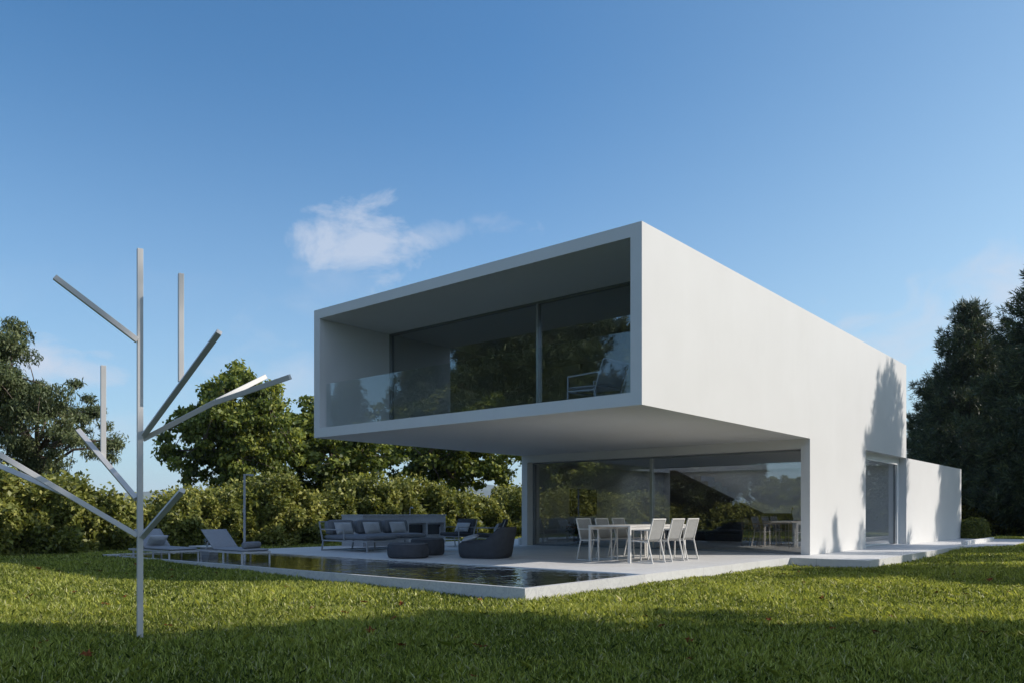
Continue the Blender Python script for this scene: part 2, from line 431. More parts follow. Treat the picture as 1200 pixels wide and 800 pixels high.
# trees outside the frame: they throw the shadows on lawn and wall ...
g1 = 'trees to the right of the photo whose shadows fall on lawn and wall'
for nm, ms, mt, loc, rz, s, sz, lb in [
    ('maple_tree', maple, 'maple', (6.2, 11.6, 0), .5, 1.25, 2.0, 'tall broad tree off frame shading the left foreground grass'),
    ('maple_tree', maple2, 'maple', (9.6, 12.2, 0), 1.5, 1.3, 1.7, 'broad tree off frame shading the middle foreground grass'),
    ('maple_tree', maple2, 'maple', (5.2, 7.6, 0), 4.5, 1.0, 1.35, 'small tree off frame shading the nearest grass at right'),
    ('locust_tree', locust, 'locust', (2.6, 27.2, 0), 2.5, .45, 1.42, 'narrow open tree off frame shading the foot of the white side wall'),
    ('pine_tree', pineB, 'pine', (2.6, 32.2, 0), 3.3, .85, 1.045, 'tall pine off frame whose shadow climbs the white side wall'),
    ('pine_tree', pineB, 'pine', (3.2, 41.2, 0), .9, .9, .98, 'pine off frame shading the end of the low annex wall'),
    ('maple_tree', maple, 'maple', (2.6, 21.3, 0), 2.6, .95, .95, 'small broad tree off frame shading the grass beside the path')]:
    plant_tree(nm, ms, M[mt], loc, lb, group=g1, rz=rz, s=s, sz=sz)
# ... and the ones mirrored in the glazing
g2 = 'trees across the lawn mirrored in the glazing'
mir = [(-43,-24,'maple',1.5),(-46.5,-14,'pine',.9),(-38,-15,'pine',1.0),(-33,-9,'maple',1.25),(-31,-18,'pine',1.25),(-26.5,-13,'pine',.95),(-23.5,-20,'maple',.7),(-36,-13,'pine',1.15),(-27.8,-16,'maple',1.4),(-43.5,-15,'maple',1.3),(-19.5,-14,'maple',.62),(-17.5,-22,'pine',.62),(-40,-28,'maple',1.6),(-41,-21,'maple',1.9),(-14,-15,'maple',.7),(-29.5,-8,'pine',.62),(-32.2,-13.5,'pine',1.3),(-24.6,-12,'pine',1.0)]
mlab = ['tall maple at the back on the left', 'bare trunked pine mirrored in the left end of the balustrade', 'pine mirrored beside the balcony wall', 'rounded maple mirrored left of the upper mullion', 'very tall pine at the back of the middle',
 'pine mirrored near the right end of the upper glazing', 'small maple at the back on the right', 'slender pine left of the middle', 'biggest maple mirrored in the right upper pane', 'heavy maple mirrored in the middle of the balustrade', 'low maple mirrored at the right end downstairs',
 'small pine at the back on the right', 'rearmost maple of the group', 'largest maple of the back row', 'rightmost low maple of the group', 'short pine nearest the house', 'towering dark pine mirrored at the upper mullion', 'dark pine at the right of the upper glazing']
for i, (x, y, k, s) in enumerate(mir):
    if k == 'pine': ms, mt = (pineB if i % 2 else pineA), 'pine'
    else: ms, mt = (maple if i % 2 else maple2), 'maple'
    plant_tree(k+'_tree', ms, M[mt], (x, y, 0), mlab[i]+', seen only as a reflection', group=g2, rz=i*1.3, s=s)

# hedge along x = -22
def hedge(name, y0, y1, xf, thick, hfun, n, leaf, seed, label):
    r = np.random.default_rng(seed)
    o = empty(name, (xf-thick/2, (y0+y1)/2, 0), 0, label, 'hedge')
    ox, oy = xf-thick/2, (y0+y1)/2
    y = r.uniform(y0, y1, n); kind = r.random(n)
    h = hfun(y)
    front = xf + .28*np.sin(y*1.7+1)+.2*np.sin(y*4.1)+.12*np.sin(y*9.3+2)
    z = np.where(kind < .68, r.random(n)**.85*h, h+.14*r.normal(size=n)+.12*np.sin(y*11)-.0)
    prof = np.sqrt(np.clip(1-(z/h-.35).clip(0)**2*1.3, .05, 1))
    lump = .16*np.sin(z*5.3+y*3.1)+.12*np.sin(z*9-y*5.2)
    xfr = front - thick*.5*(1-prof) + lump - np.abs(r.normal(size=n))*.22
    x = np.where(kind < .68, xfr, front-.2-r.random(n)*(thick-.5))
    P = np.stack([x-ox, y-oy, np.maximum(z, .03)], 1)
    D = nrm(r.normal(size=(n, 3))+np.array([.5, 0, .1])); Nn = nrm(r.normal(size=(n, 3))*.6+np.array([.6, 0, .6]))
    ln = leaf*(.6+.8*r.random(n)); patch = .16*np.sin(y*2.3)*np.sin(y*.9+z*2)
    V, F, T = leaf_arrays(P, D, Nn, ln, ln*.6, np.clip(.5+.22*r.normal(size=n)+patch, 0, 1))
    link('foliage', np_mesh('foliage', V, F, T), M['hedge'], o)
    # dense inner foliage mass so that no daylight shows at the base
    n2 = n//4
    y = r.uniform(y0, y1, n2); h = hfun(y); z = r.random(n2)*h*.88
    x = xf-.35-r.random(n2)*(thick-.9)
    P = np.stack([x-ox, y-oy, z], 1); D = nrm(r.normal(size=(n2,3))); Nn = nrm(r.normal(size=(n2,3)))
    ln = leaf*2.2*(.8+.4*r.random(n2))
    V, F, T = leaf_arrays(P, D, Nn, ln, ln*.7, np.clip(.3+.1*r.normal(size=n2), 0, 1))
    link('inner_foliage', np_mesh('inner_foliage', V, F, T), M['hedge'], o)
    return o
h1 = lambda y: 1.72+.22*np.sin(y*.8+2)+.12*np.sin(y*2.3)+.25*np.exp(-((y-4.5)/2)**2)-.28*np.exp(-((y-9.8)/1.4)**2)+.28*np.exp(-((y-16.5)/2.2)**2)+.13*np.sin(y*5.7)*np.sin(y*1.9)
hedge('hedge', -2, 15.2, -21.7, 2.4, h1, 80000, .125, 41, 'long loose green hedge behind the pool and sun loungers')
h2 = lambda y: 1.85+.3*np.sin(y*.7)+.2*np.sin(y*2.1+1)+.14*np.sin(y*5.1)*np.sin(y*1.3)
hm_ = hedge('hedge', -2, 44, 0, 2.2, lambda y: 1.5+.3*np.sin(y*.6)+.15*np.sin(y*2), 60000, .14, 43, 'hedge behind the viewer, seen only mirrored low in the ground floor glazing')
hm_.location = (-32, -12, 0); hm_.rotation_euler = (0, 0, R(90))
hedge('hedge', 15.2, 36, -21.9, 2.4, h2, 75000, .14, 42, 'leafy green hedge continuing behind the stone bar and lounge seats')

hr = hedge('hedge', -12, 14, 0, 2.6, lambda y: 2.6+.5*np.sin(y*.6)+.3*np.sin(y*1.7), 45000, .16, 44, 'dark unclipped hedge under the tall pines at the far right')
hr.location = at(1190, 40); hr.rotation_euler = (0, 0, TH-R(90)+R(-8))
# ball bush right of annex
def bush(loc, rx, h, n, leaf, seed, label):
    r = np.random.default_rng(seed); o = empty('bush', loc, 0, label, 'bush')
    d = nrm(r.normal(size=(n, 3))); d[:, 2] = np.abs(d[:, 2])
    q = (1-np.abs(r.normal(size=n))*.09)*(1+.06*np.sin(d[:,0]*9)*np.sin(d[:,1]*8+d[:,2]*6))
    cube = 1/np.maximum(np.abs(d).max(1), .01)*.45+.55
    P = d*q[:, None]*cube[:,None]*np.array([rx, rx, h])*.88
    Nn = nrm(d+r.normal(size=(n, 3))*.5); D = nrm(r.normal(size=(n, 3))); ln = leaf*(.7+.6*r.random(n))
    V, F, T = leaf_arrays(P, D, Nn, ln, ln*.6, np.clip(.35+.2*r.normal(size=n), 0, 1))
    link('foliage', np_mesh('foliage', V, F, T), M['hedge'], o)
    mb = MB()
    for k in range(7):
        a = k*.9; mb.tube([(0,0,0), (math.cos(a)*rx*.5, math.sin(a)*rx*.5, h*.7)], [.03,.01], 5)
    mb.box(-.06,.06,-.06,.06,-.05,.06); mb.build('stem', M['bark'], o)
bush(at(1142, 31.5), .62, 1.1, 14000, .07, 51, 'round clipped bush at the far end of the low annex wall')

# ------------------------------------------------------------------ ground, distance
def sheet(name, mat, x0, x1, y0, y1, z, nx=1, ny=1):
    mb = MB(); mb.add([(x0,y0,z),(x1,y0,z),(x1,y1,z),(x0,y1,z)], [(0,1,2,3)])
    return mb.build(name, mat)
def gz(x, y):
    x = np.asarray(x, float); y = np.asarray(y, float)
    def ss(t): t = np.clip(t, 0, 1); return t*t*(3-2*t)
    a = .125*ss((-x-8.5)/10)*ss((y+2)/7)
    b = .10*ss((y-21)/7)*ss((x+9)/3.5)
    n = .012*np.sin(x*.9+1)*np.sin(y*.7)
    r = np.hypot(x+8, y-10)
    return np.maximum(a, b)*(1-ss((r-40)/40))+n*(1-ss((r-40)/40))
def axis_(vals, lo, hi):
    far = [30*1.45**k for k in range(1, 14)]
    core = list(np.arange(lo, hi, .9))+list(vals)
    core = sorted(set(round(float(v), 3) for v in core))
    out = [core[0]]
    for v in core[1:]:
        if v-out[-1] > .12 or v in [round(q, 3) for q in vals]: out.append(v)
    return np.array([-x+lo for x in far[::-1]]+out+[x+hi for x in far])
gx = axis_([-19.58, -6.62, -5.0], -42, 22); gy = axis_([8.1, 17.45, 27.2], -20, 55)
XX, YY = np.meshgrid(gx, gy, indexing='ij'); ZZ = gz(XX, YY)
nx, ny = XX.shape; idx = np.arange(nx*ny).reshape(nx, ny)
cx_ = (XX[:-1,:-1]+XX[1:,1:])/2; cy_ = (YY[:-1,:-1]+YY[1:,1:])/2
keep = ~((cx_ > -19.58) & (cx_ < -6.62) & (cy_ > 8.1) & (cy_ < 27.2))
q = np.stack([idx[:-1,:-1], idx[1:,:-1], idx[1:,1:], idx[:-1,1:]], -1)[keep]
lo_ = link('lawn', np_mesh('lawn', np.stack([XX, YY, ZZ], -1).reshape(-1, 3), q), M['lawn'])
for p in lo_.data.polygons: p.use_smooth = True
tag(lo_, kind='structure')
hm = simple('hill_cover', (.05,.07,.035), .95, .4, .01)
mb = MB(); ring = []
r_ = np.random.default_rng(5)
ph = r_.random(8)*6.28
na = 260
for i in range(na+1):
    a = R(-60)+R(240)*i/na
    hh = 95+22*math.sin(a*5+ph[0])+12*math.sin(a*11+ph[1])+6*math.sin(a*23+ph[2])+3*math.sin(a*51+ph[3])
    for q, (rr, f) in enumerate(((2800, 0), (2950, .45), (3100, .8), (3300, 1), (3640, .0))):
        ring.append((math.cos(a+R(20))*rr, math.sin(a+R(20))*rr, hh*f*(1+.1*math.sin(a*37+q))-.5))
fs = [(i*5+j, (i+1)*5+j, (i+1)*5+j+1, i*5+j+1) for i in range(na) for j in range(4)]
mb.add(ring, fs); tag(mb.build('hills', hm, smooth=True), kind='structure')

hzm = bpy.data.materials.new('haze'); hzm.use_nodes = True; hn = hzm.node_tree
hn.nodes.remove(hn.nodes['Principled BSDF'])
pv = hn.nodes.new('ShaderNodeVolumePrincipled'); pv.inputs['Color'].default_value = (.80, .88, 1, 1); pv.inputs['Density'].default_value = .00015
hn.links.new(pv.outputs[0], hn.nodes['Material Output'].inputs['Volume'])
tag(MB().box(-4300, 4300, -4300, 4300, -2, 150).build('haze', hzm), kind='stuff')
# grass blades
def grass():
    r = np.random.default_rng(3)
    def ring(d0, d1, dens, w, nv):
        area = 0.5*(d1*d1-d0*d0)*2*.74 + (d1-d0)*1.6
        n = int(area*dens)
        d = np.sqrt(r.random(n)*(d1*d1-d0*d0)+d0*d0); rr = r.uniform(-1, 1, n)*(d*.74+.8)
        x = d*Fv[0]+rr*Rv[0]; y = d*Fv[1]+rr*Rv[1]
        keep = (x > -22.6)
        inside = ((x > -19.62) & (x < -6.57) & (y > 8.07) & (y < 36)) | ((x > -6.6) & (x < -4.88) & (y > 17.38) & (y < 27.1)) | ((x > -6.6) & (x < -3.98) & (y > 27.0) & (y < 36) & ((y-27)*.5 > (x+4.9)))
        keep &= ~inside
        x = x[keep]; y = y[keep]; n = len(x)
        pat = np.sin(x*1.3+y*.7)*np.sin(y*1.1-x*.4)+.5*np.sin(x*3.7+1)*np.sin(y*4.1)
        h = (.072+.02*pat)*(.55+.9*r.random(n)); tall = r.random(n) < .025; h = np.where(tall, h*1.35, h)
        a = r.random(n)*6.283; lean = np.abs(r.normal(size=n))*.42+.08
        dx = np.cos(a); dy = np.sin(a); b = a+1.57+r.normal(size=n)*.5; sx = np.cos(b); sy = np.sin(b)
        ww = w*(.6+.8*r.random(n))
        z0 = gz(x, y)-.004
        base = np.stack([x, y, z0], 1); S = np.stack([sx, sy, np.zeros(n)], 1); Dv = np.stack([dx, dy, np.zeros(n)], 1); up = np.array([0, 0, 1.])
        mid = base+Dv*(h*lean*.35)[:, None]+up*(h*.6)[:, None]
        tip = base+Dv*(h*lean*1.15)[:, None]+up*(h*(1.0-.18*lean))[:, None]
        tint = np.clip(.45+.25*r.normal(size=n)+.13*pat, 0, .8); dry = r.random(n) < .06; tint = np.where(dry, .85+.15*r.random(n), tint)
        V = np.stack([base-S*ww[:, None]*.5, base+S*ww[:, None]*.5, mid+S*ww[:, None]*.42, tip, mid-S*ww[:, None]*.42], 1).reshape(-1, 3)
        idx = np.arange(n)[:, None]*5
        F = np.concatenate([idx+0, idx+1, idx+2, idx+3, idx+4], 1)
        T = np.repeat(tint, 5)
        return V, F, T
    A = [ring(3.6, 9.5, 3300, .0082, 5), ring(9.5, 17, 1600, .0125, 5), ring(17, 34, 620, .019, 5)]
    off = 0; Vs = []; Fs = []; Ts = []
    for V, F, T in A: Vs.append(V); Fs.append(F+off); Ts.append(T); off += len(V)
    o = link('grass', np_mesh('grass', np.concatenate(Vs), np.concatenate(Fs), np.concatenate(Ts)), M['grass'])
    tag(o, 'short green lawn grass in front of the house and pool', 'grass', kind='stuff')
    print('blades', off//5)
grass()

# fallen leaves
lm = MB()
pts = []
for k in range(12):
    a = k*math.pi/6; rr = .038 if k % 2 == 0 else .018
    pts.append((rr*math.cos(a), rr*math.sin(a), .006*math.sin(k*2.1)))
lm.add([(0, 0, -.004)]+pts, [(0, k+1, (k+1) % 12+1) for k in range(12)])
leaf0 = lm.build('fallen_leaf', M['fallen'])
tag(leaf0, 'small reddish brown leaf lying on the green lawn', 'leaf', 'fallen leaves scattered on the lawn')
r_ = np.random.default_rng(77); cnt = 0
spots = []
while len(spots) < 60:
    d = math.sqrt(r_.random()*(15.5**2-5.4**2)+5.4**2); u = r_.uniform(-.64, .64)
    x, y = d*(Fv[0]+u*Rv[0]), d*(Fv[1]+u*Rv[1])
    if (-19.8 < x < -6.4 and y > 7.9) or (x > -6.7 and x < -4.6 and y > 17.2): continue
    spots.append((x, y))
for i, (x, y) in enumerate(spots):
    o = leaf0 if i == 0 else leaf0.copy()
    if i: COL.objects.link(o)
    s = 1.0+r_.random()*.9
    o.location = (x, y, float(gz(x, y))+.06+.02*r_.random()); o.rotation_euler = (r_.normal()*.35, r_.normal()*.35, r_.random()*6.28); o.scale = (s, s*.8, s)

# ------------------------------------------------------------------ terrace, pool
XR, XL, YF, YG, YB, Z0, ZS, ZT = -6.58, -15.36, 11.04, 18.66, 27.3, .2, 2.94, 5.89
t = .215
mb = MB().box(-19.3, XR, 11.15, YB, -.3, Z0)
tag(mb.build('terrace', M['terrace']), kind='structure')
mb = MB().box(XR+.002, -4.9, 17.4, 27.0, -.3, Z0-.002)
tag(mb.build('path', M['terrace']), kind='structure')
mb = MB().prism([(XR+.002, 27.003), (-4.9, 27.003), (-4.0, 28.8), (-4.0, 36), (XR+.002, 36)], -.3, Z0-.03, 'z')
tag(mb.build('driveway', M['terrace']), kind='structure')
mb = MB().box(-5.2, -5.06, 28.2, 33.2, Z0-.031, Z0+.1)
tag(mb.build('kerb_wall', M['plaster'], bevel=.006), 'low white kerb wall on the drive beside the clipped bush', 'wall')
pool = empty('swimming_pool', (-13, 9.6, 0), 0, 'long shallow dark tiled pool with pale marble edge along the lawn', 'pool')
def P0(o, p):
    o.parent = p; o.matrix_parent_inverse = Matrix.Translation(-Vector(p.location)); return o
mb = MB().prism([(-19.6, 8.09), (XR-.02, 8.09), (XR-.02, 11.149), (-19.6, 11.149), ], -.4, -.2, 'z')
P0(mb.build('floor', M['basin']), pool)
mb = MB()
mb.box(-19.6, XR, 8.06, 8.13, -.19, Z0-.002)
mb.box(XR-.07, XR, 8.131, 11.149, -.19, Z0-.002)
mb.box(-19.67, -19.601, 8.06, 11.149, -.19, Z0-.002)
P0(mb.build('curb', M['curb']), pool)
mb = MB().box(-19.6, -14.6, 8.131, 11.148, -.198, .145)
P0(mb.build('shallow_shelf', M['basin']), pool)
mb = MB().box(-14.6, XR-.071, 11.10, 11.148, -.198, Z0-.03)
P0(mb.build('back_edge', M['basin']), pool)
me = MB().add([(-19.6,8.131,Z0-.012),(XR-.071,8.131,Z0-.012),(XR-.071,11.147,Z0-.012),(-19.6,11.147,Z0-.012)], [(0,1,2,3)])
tag(me.build('water', M['water']), kind='structure')

# ------------------------------------------------------------------ house
house = empty('modern_house', (-11, 18, Z0), 0, 'white cubic two storey house with a cantilevered glazed upper box', 'house')
def hp(mb, name, mat, bevel=0, parent=None, smooth=False):
    o = mb.build(name, mat, None, bevel, smooth)
    if parent is None: return P0(o, house)
    o.parent = parent; return o
def slab_hole(mb, x0, x1, y0, y1, hx0, hx1, hy0, hy1, z0, z1):
    mb.box(x0, x1, y0, hy0, z0, z1); mb.box(x0, x1, hy1, y1, z0, z1)
    mb.box(x0, hx0, hy0, hy1, z0, z1); mb.box(hx1, x1, hy0, hy1, z0, z1)
XI = XR-t; XLi = XL+t
# upper shell: roof, floor, left wall, rear wall
mb = MB(); slab_hole(mb, XL, XI, YF, YB, -14.9, -7.0, 24.2, 27.0, ZT-t, ZT); hp(mb, 'roof', M['plaster'])  # roof opening added, unseen, to let daylight into the dark rooms
mb = MB(); slab_hole(mb, XL, XI, YF, YB, -14.9, -7.0, 24.2, 27.0, ZS, ZS+t); hp(mb, 'upper_floor', M['plaster'])  # added opening carried on down as a light shaft
hp(MB().box(XL, XLi, YF, YB, ZS+t, ZT-t), 'upper_left_wall', M['plaster'])
hp(MB().box(XLi, XI, YB-t, YB, ZS+t, ZT-t), 'upper_rear_wall', M['plaster'])
hp(MB().box(XLi, XI, 19.4, 19.6, ZS+t, ZT-t), 'upper_partition', M['plaster'])
# side wall, one sheet over both storeys with the entrance cut out
hp(MB().prism([(YF,ZS),(YG,ZS),(YG,Z0-.1),(23.0,Z0-.1),(23.0,ZS),(YB,ZS),(YB,ZT),(YF,ZT)], XI, XR, 'x'), 'side_wall', M['plaster'])
hp(MB().box(XL, XLi, YG, YB, Z0-.1, ZS), 'ground_left_wall', M['plaster'])
hp(MB().box(XLi, XI, YG, 19.2, ZS-t, ZS), 'lintel', M['plaster'])
mb = MB(); slab_hole(mb, XLi, XI, 19.2, YB-t, -14.9, -7.0, 24.2, 27.0, ZS-t, ZS); hp(mb, 'ceiling', M['intwhite'])  # ceiling cut by the same added daylight opening
hp(MB().box(XLi, -11.0, YB-t, YB, Z0-.1, ZS).box(-11.0, XI, YB-t, YB, Z0-.1, ZS), 'rear_wall', M['intwhite'])
hp(MB().box(XLi, XI, 19.05, YB-t, Z0+.0, Z0+.012), 'interior_floor', M['intfloor'])
# staircase added to draw the diagonal light edge indoors: dark flank, treads
st = hp(MB().prism([(-14.0, 2.72), (-13.8, 2.72), (-10.55, 1.18), (-9.6, 1.18), (-9.6, Z0+.013), (-14.0, Z0+.013)], 25.45, 25.6, 'y'), 'added_stair', M['stair'])
mb = MB()
for k in range(12):
    x = -9.9-k*.27; z = Z0+.013+.19*(k+1); mb.box(x-.27, x, 25.62, 26.7, z-.19 if k else z-.19, z)
hp(mb, 'step', M['plaster'], parent=st)
# annex
hp(MB().box(-12.5, XR, YB+.001, 35.7, Z0-.1, ZS), 'annex', M['plaster'])

# glazing upper
def window(name, x0, x1, y, z0, z1, mull, fw=.045, mw=.05, dark='frame'):
    f = MB()
    f.box(x0, x1, y-.05, y+.05, z1-fw, z1-.001); f.box(x0, x1, y-.05, y+.05, z0+.001, z0+fw)
    f.box(x0+.001, x0+fw*1.6, y-.05, y+.05, z0+fw, z1-fw); f.box(x1-fw, x1-.001, y-.05, y+.05, z0+fw, z1-fw)
    fo = hp(f, name, M[dark])
    for m in mull:
        mo = MB().box(m-mw/2, m+mw/2, y-.052, y+.052, z0+fw, z1-fw); hp(mo, 'mullion', M['chrome'], parent=fo)
    xs = [x0+fw*1.6]+[m for m in mull]+[x1-fw]
    for i in range(len(xs)-1):
        a = xs[i]+(mw/2 if i else 0); b = xs[i+1]-(mw/2 if i < len(xs)-2 else 0)
        yy = y + (.015 if i % 2 else -.015)
        g = MB().box(a, b, yy-.006, yy+.006, z0+fw, z1-fw); hp(g, 'pane', M['glassw'], parent=fo)
    return fo
window('upper_window', XLi, XI, 13.2, ZS+t, ZT-t, [-10.4])
window('ground_window', XLi, XI, 18.98, Z0, ZS-t, [-11.0], mw=.075)
g = hp(MB().box(XLi+.06, XI-.02, 11.19, 11.206, ZS+t-.02, ZS+t+1.03), 'balustrade', M['glassb'])
hp(MB().box(XLi, XI, 13.26, 19.4, ZS+t, ZS+t+.012), 'upper_room_floor', M['intfloor'])
# entrance glazing in the side wall
f = MB()
f.box(-6.87, -6.82, 26.93, 26.99, Z0, ZS-.001)
fo = hp(f, 'entrance_window', M['frame'])
hp(MB().box(-6.85, -6.838, 23.0, 26.93, Z0+.002, ZS-.002), 'pane', M['glasse'], parent=fo)
hp(MB().box(-6.86, -6.83, 26.991, 27.08, Z0, ZS-.001), 'jamb', M['frame'], parent=fo)
hp(MB().box(-6.98, -6.90, 23.0, 26.6, Z0+.012, Z0+.06), 'threshold', M['potwhite'])

# ------------------------------------------------------------------ sculpture
sx, sy = W2(164, 7.28)
sculpt = empty('tree_sculpture', (sx, sy, 0), TH, 'tall white sculpture of a bare tree made of straight square bars', 'sculpture')
# local frame: X = camera right when at survey, Z up, Y depth; px -> metres at 7.28 m
def sp(px, py, dy=0):
    d = 7.28+dy
    return ((px-600)/922*d-(164-600)/922*7.28, dy, EYE+(600-py)/922*d)
bw = .05
def limb(a, b, name='branch', w=.047, parent=sculpt, h=None):
    mb = MB(); mb.bar(sp(*a), sp(*b), w, h or w, (-.57, .82, 0)); return mb.build(name, M['sculpt'], parent, .004)
MB().bar((0, 0, -.05), (0, 0, sp(164, 292)[2]), .05, .05, (0, 1, 0)).build('trunk', M['sculpt'], sculpt, .004)
sculpt.children[0].rotation_euler = (0, 0, R(35))
limb((161, 399, -.03), (64, 325, -.35))
b1 = limb((167, 512, .03), (257, 389, -.75)); 
b2 = limb((168, 514, .03), (253, 470, .05)); 
b2b = limb((253, 470, .05), (311, 441, .5), parent=sculpt)
b2c = limb((250, 472, .06), (340, 441, -.15), parent=sculpt)
limb((212, 447, .0), (212, 321, .0))
limb((160, 584, .0), (92, 504, .5)); limb((121, 538, .35), (121, 428, .35))
limb((161, 627, .0), (-40, 509, -.5)); limb((74, 577, -.22), (-70, 516, .5))
limb((167, 628, .0), (214, 574, -.5))

# ------------------------------------------------------------------ dining set
def dining_chair(label):
    o = empty('dining_chair', (0,0,0), 0, label, 'chair', 'metal sling chairs around the terrace dining table')
    w, d = .5, .52                                    # faces -x ; back at +x
    for s in (-1, 1):
        y = s*(w/2-.012)
        MB().bar((-.26, y, 0), (-.25, y, .43), .024, .024).build('leg', M['metalw'], o, .003)
        MB().bar((.30, y, 0), (.20, y, .43), .024, .024).build('leg', M['metalw'], o, .003)
        MB().bar((-.262, y, .012), (.30, y, .012), .02, .02).build('floor_rail', M['metalw'], o)
        MB().bar((-.25, y, .43), (-.25, y, .65), .022, .022).bar((-.262, y, .655), (.262, y, .655), .034, .02).build('armrest', M['metalw'], o)
        MB().bar((-.27, y, .44), (.19, y, .42), .024).bar((.19, y, .42), (.31, y, .87), .024).build('side_rail', M['metalw'], o)
    MB().bar((.31, -w/2, .87), (.31, w/2, .87), .024).build('top_rail', M['metalw'], o)
    prof = [(-.265, .445), (-.1, .43), (.08, .425), (.15, .435), (.195, .48), (.24, .62), (.275, .75), (.305, .86)]
    n = len(prof); vs = [];
    for x, z in prof: vs += [(x, -w/2+.026, z), (x, w/2-.026, z)]
    for x, z in prof: vs += [(x+.006, -w/2+.026, z-.008), (x+.006, w/2-.026, z-.008)]
    def strip(a, b, nm):
        mb = MB(); mb.v = [tuple(v) for v in vs[2*a:2*b+2]]+[tuple(v) for v in vs[2*n+2*a:2*n+2*b+2]]
        k = b-a+1
        for i in range(k-1):
            mb.f += [(2*i, 2*i+1, 2*i+3, 2*i+2), (2*k+2*i+2, 2*k+2*i+3, 2*k+2*i+1, 2*k+2*i), (2*i, 2*i+2, 2*k+2*i+2, 2*k+2*i), (2*i+1, 2*k+2*i+1, 2*k+2*i+3, 2*i+3)]
        mb.f += [(0, 2*k, 2*k+1, 1), (2*k-2, 2*k-1, 4*k-1, 4*k-2)]
        return mb.build(nm, M['sling'], o)
    strip(0, 4, 'seat'); strip(4, n-1, 'backrest')
    return o
dc = dining_chair('')
side = {0: 'white framed chair', 1: 'white framed chair'}
dl = [('nearest of the three sunlit white chairs on the right side of the dining table', -8.12, 13.77, 0),
      ('middle of the three sunlit white chairs on the right side of the dining table', -8.10, 14.52, 0),
      ('farthest of the three sunlit white chairs on the right side of the dining table', -8.12, 15.2, 0),
      ('nearest grey backed chair on the left side of the dining table', -9.36, 13.8, math.pi),
      ('middle grey backed chair on the left side of the dining table', -9.36, 14.5, math.pi),
      ('farthest grey backed chair on the left side of the dining table', -9.38, 15.2, math.pi)]
for i, (lb, x, y, a) in enumerate(dl):
    o = dc if i == 0 else copy_tree(dc)
    o.location = (x, y, Z0); o.rotation_euler = (0, 0, a+random.uniform(-.03,.03)); o['label'] = lb
tb = empty('dining_table', (-8.72, 14.5, Z0), 0, 'long white metal dining table on the sunlit terrace', 'table')
MB().box(-.5, .5, -1.15, 1.15, .715, .745).build('tabletop', M['metalw'], tb, .004)
for x in (-1, 1):
    for y in (-1, 1): MB().box(x*.475-.022, x*.475+.022, y*1.125-.022, y*1.125+.022, 0, .714).build('leg', M['metalw'], tb, .003)
    MB().box(x*.475-.015, x*.475+.015, -1.1, 1.1, .66, .713).build('apron', M['metalw'], tb)

# ------------------------------------------------------------------ lounge furniture
sofa = empty('sectional_sofa', (-16.7, 14.0, Z0), 0, 'long grey modular sofa with white frame in front of the stone bar', 'sofa')
ox, oy = -16.7, 14.0
fr = MB()
def S(x, y, z): return (x-ox, y-oy, z)
# seat platform frame
for y in (12.65, 15.55):
    fr.bar(S(-17.2, y, .27), S(-16.3, y, .27), .035)
fr.bar(S(-17.2, 12.63, .27), S(-17.2, 15.57, .27), .035); fr.bar(S(-16.3, 13.7, .27), S(-16.3, 15.57, .27), .035)
fr.bar(S(-16.3, 12.65, .27), S(-15.4, 12.65, .27), .035); fr.bar(S(-15.4, 12.63, .27), S(-15.4, 13.67, .27), .035); fr.bar(S(-16.3, 13.65, .27), S(-15.4, 13.65, .27), .035)
fr.build('frame', M['metalg'], sofa)
for x, y in ((-17.2, 12.65), (-17.2, 13.65), (-17.2, 15.55), (-16.3, 15.55), (-15.4, 12.65), (-15.4, 13.65), (-16.3, 13.65)):
    MB().bar(S(x-(.06 if x < -17 else 0), y, 0), S(x, y, .26), .035).build('leg', M['metalg'], sofa)
MB().bar(S(-17.26, 12.65, .015), S(-17.26, 15.55, .015), .03).build('floor_rail', M['metalg'], sofa)
MB().bar(S(-17.2, 12.63, .27), S(-17.34, 12.63, .76), .03).bar(S(-17.29, 12.63, .56), S(-16.3, 12.63, .56), .03).bar(S(-16.3, 12.63, .56), S(-16.3, 12.63, .28), .03).build('armrest', M['metalg'], sofa)
MB().bar(S(-17.34, 12.63, .76), S(-17.34, 15.57, .76), .03).bar(S(-17.34, 15.57, .76), S(-17.2, 15.57, .27), .03).build('back_rail', M['metalg'], sofa)
cushion(1.75, .98, .14, M['fabm'], 'seat_cushion', sofa, S(-16.28, 13.15, .36), puff=.25)
cushion(.88, .92, .14, M['fabm'], 'seat_cushion', sofa, S(-16.74, 14.13, .36), puff=.25)
cushion(.88, .92, .14, M['fabm'], 'seat_cushion', sofa, S(-16.74, 15.07, .36), puff=.25)
for y in (13.13, 14.1, 15.07):
    cushion(.17, .86, .4, M['fabm'], 'back_cushion', sofa, S(-17.12, y, .61), (0, -.22, 0), .2)
for i, y in enumerate((13.1, 14.05, 15.0)):
    p = cushion(.55, .34, .15, M['pillow'], 'pillow', None, (0,0,0), (0,0,0), .7)
    p.name = 'pillow'; p.location = (-16.9, y, Z0+.58); p.rotation_euler = (0, R(68), 0)
    p.rotation_euler = (R(90-22), 0, R(90))
    tag(p, ['light grey scatter pillow nearest the sofa armrest', 'light grey scatter pillow in the middle of the sofa', 'light grey scatter pillow at the far end of the sofa'][i], 'pillow', 'scatter pillows on the sofa')

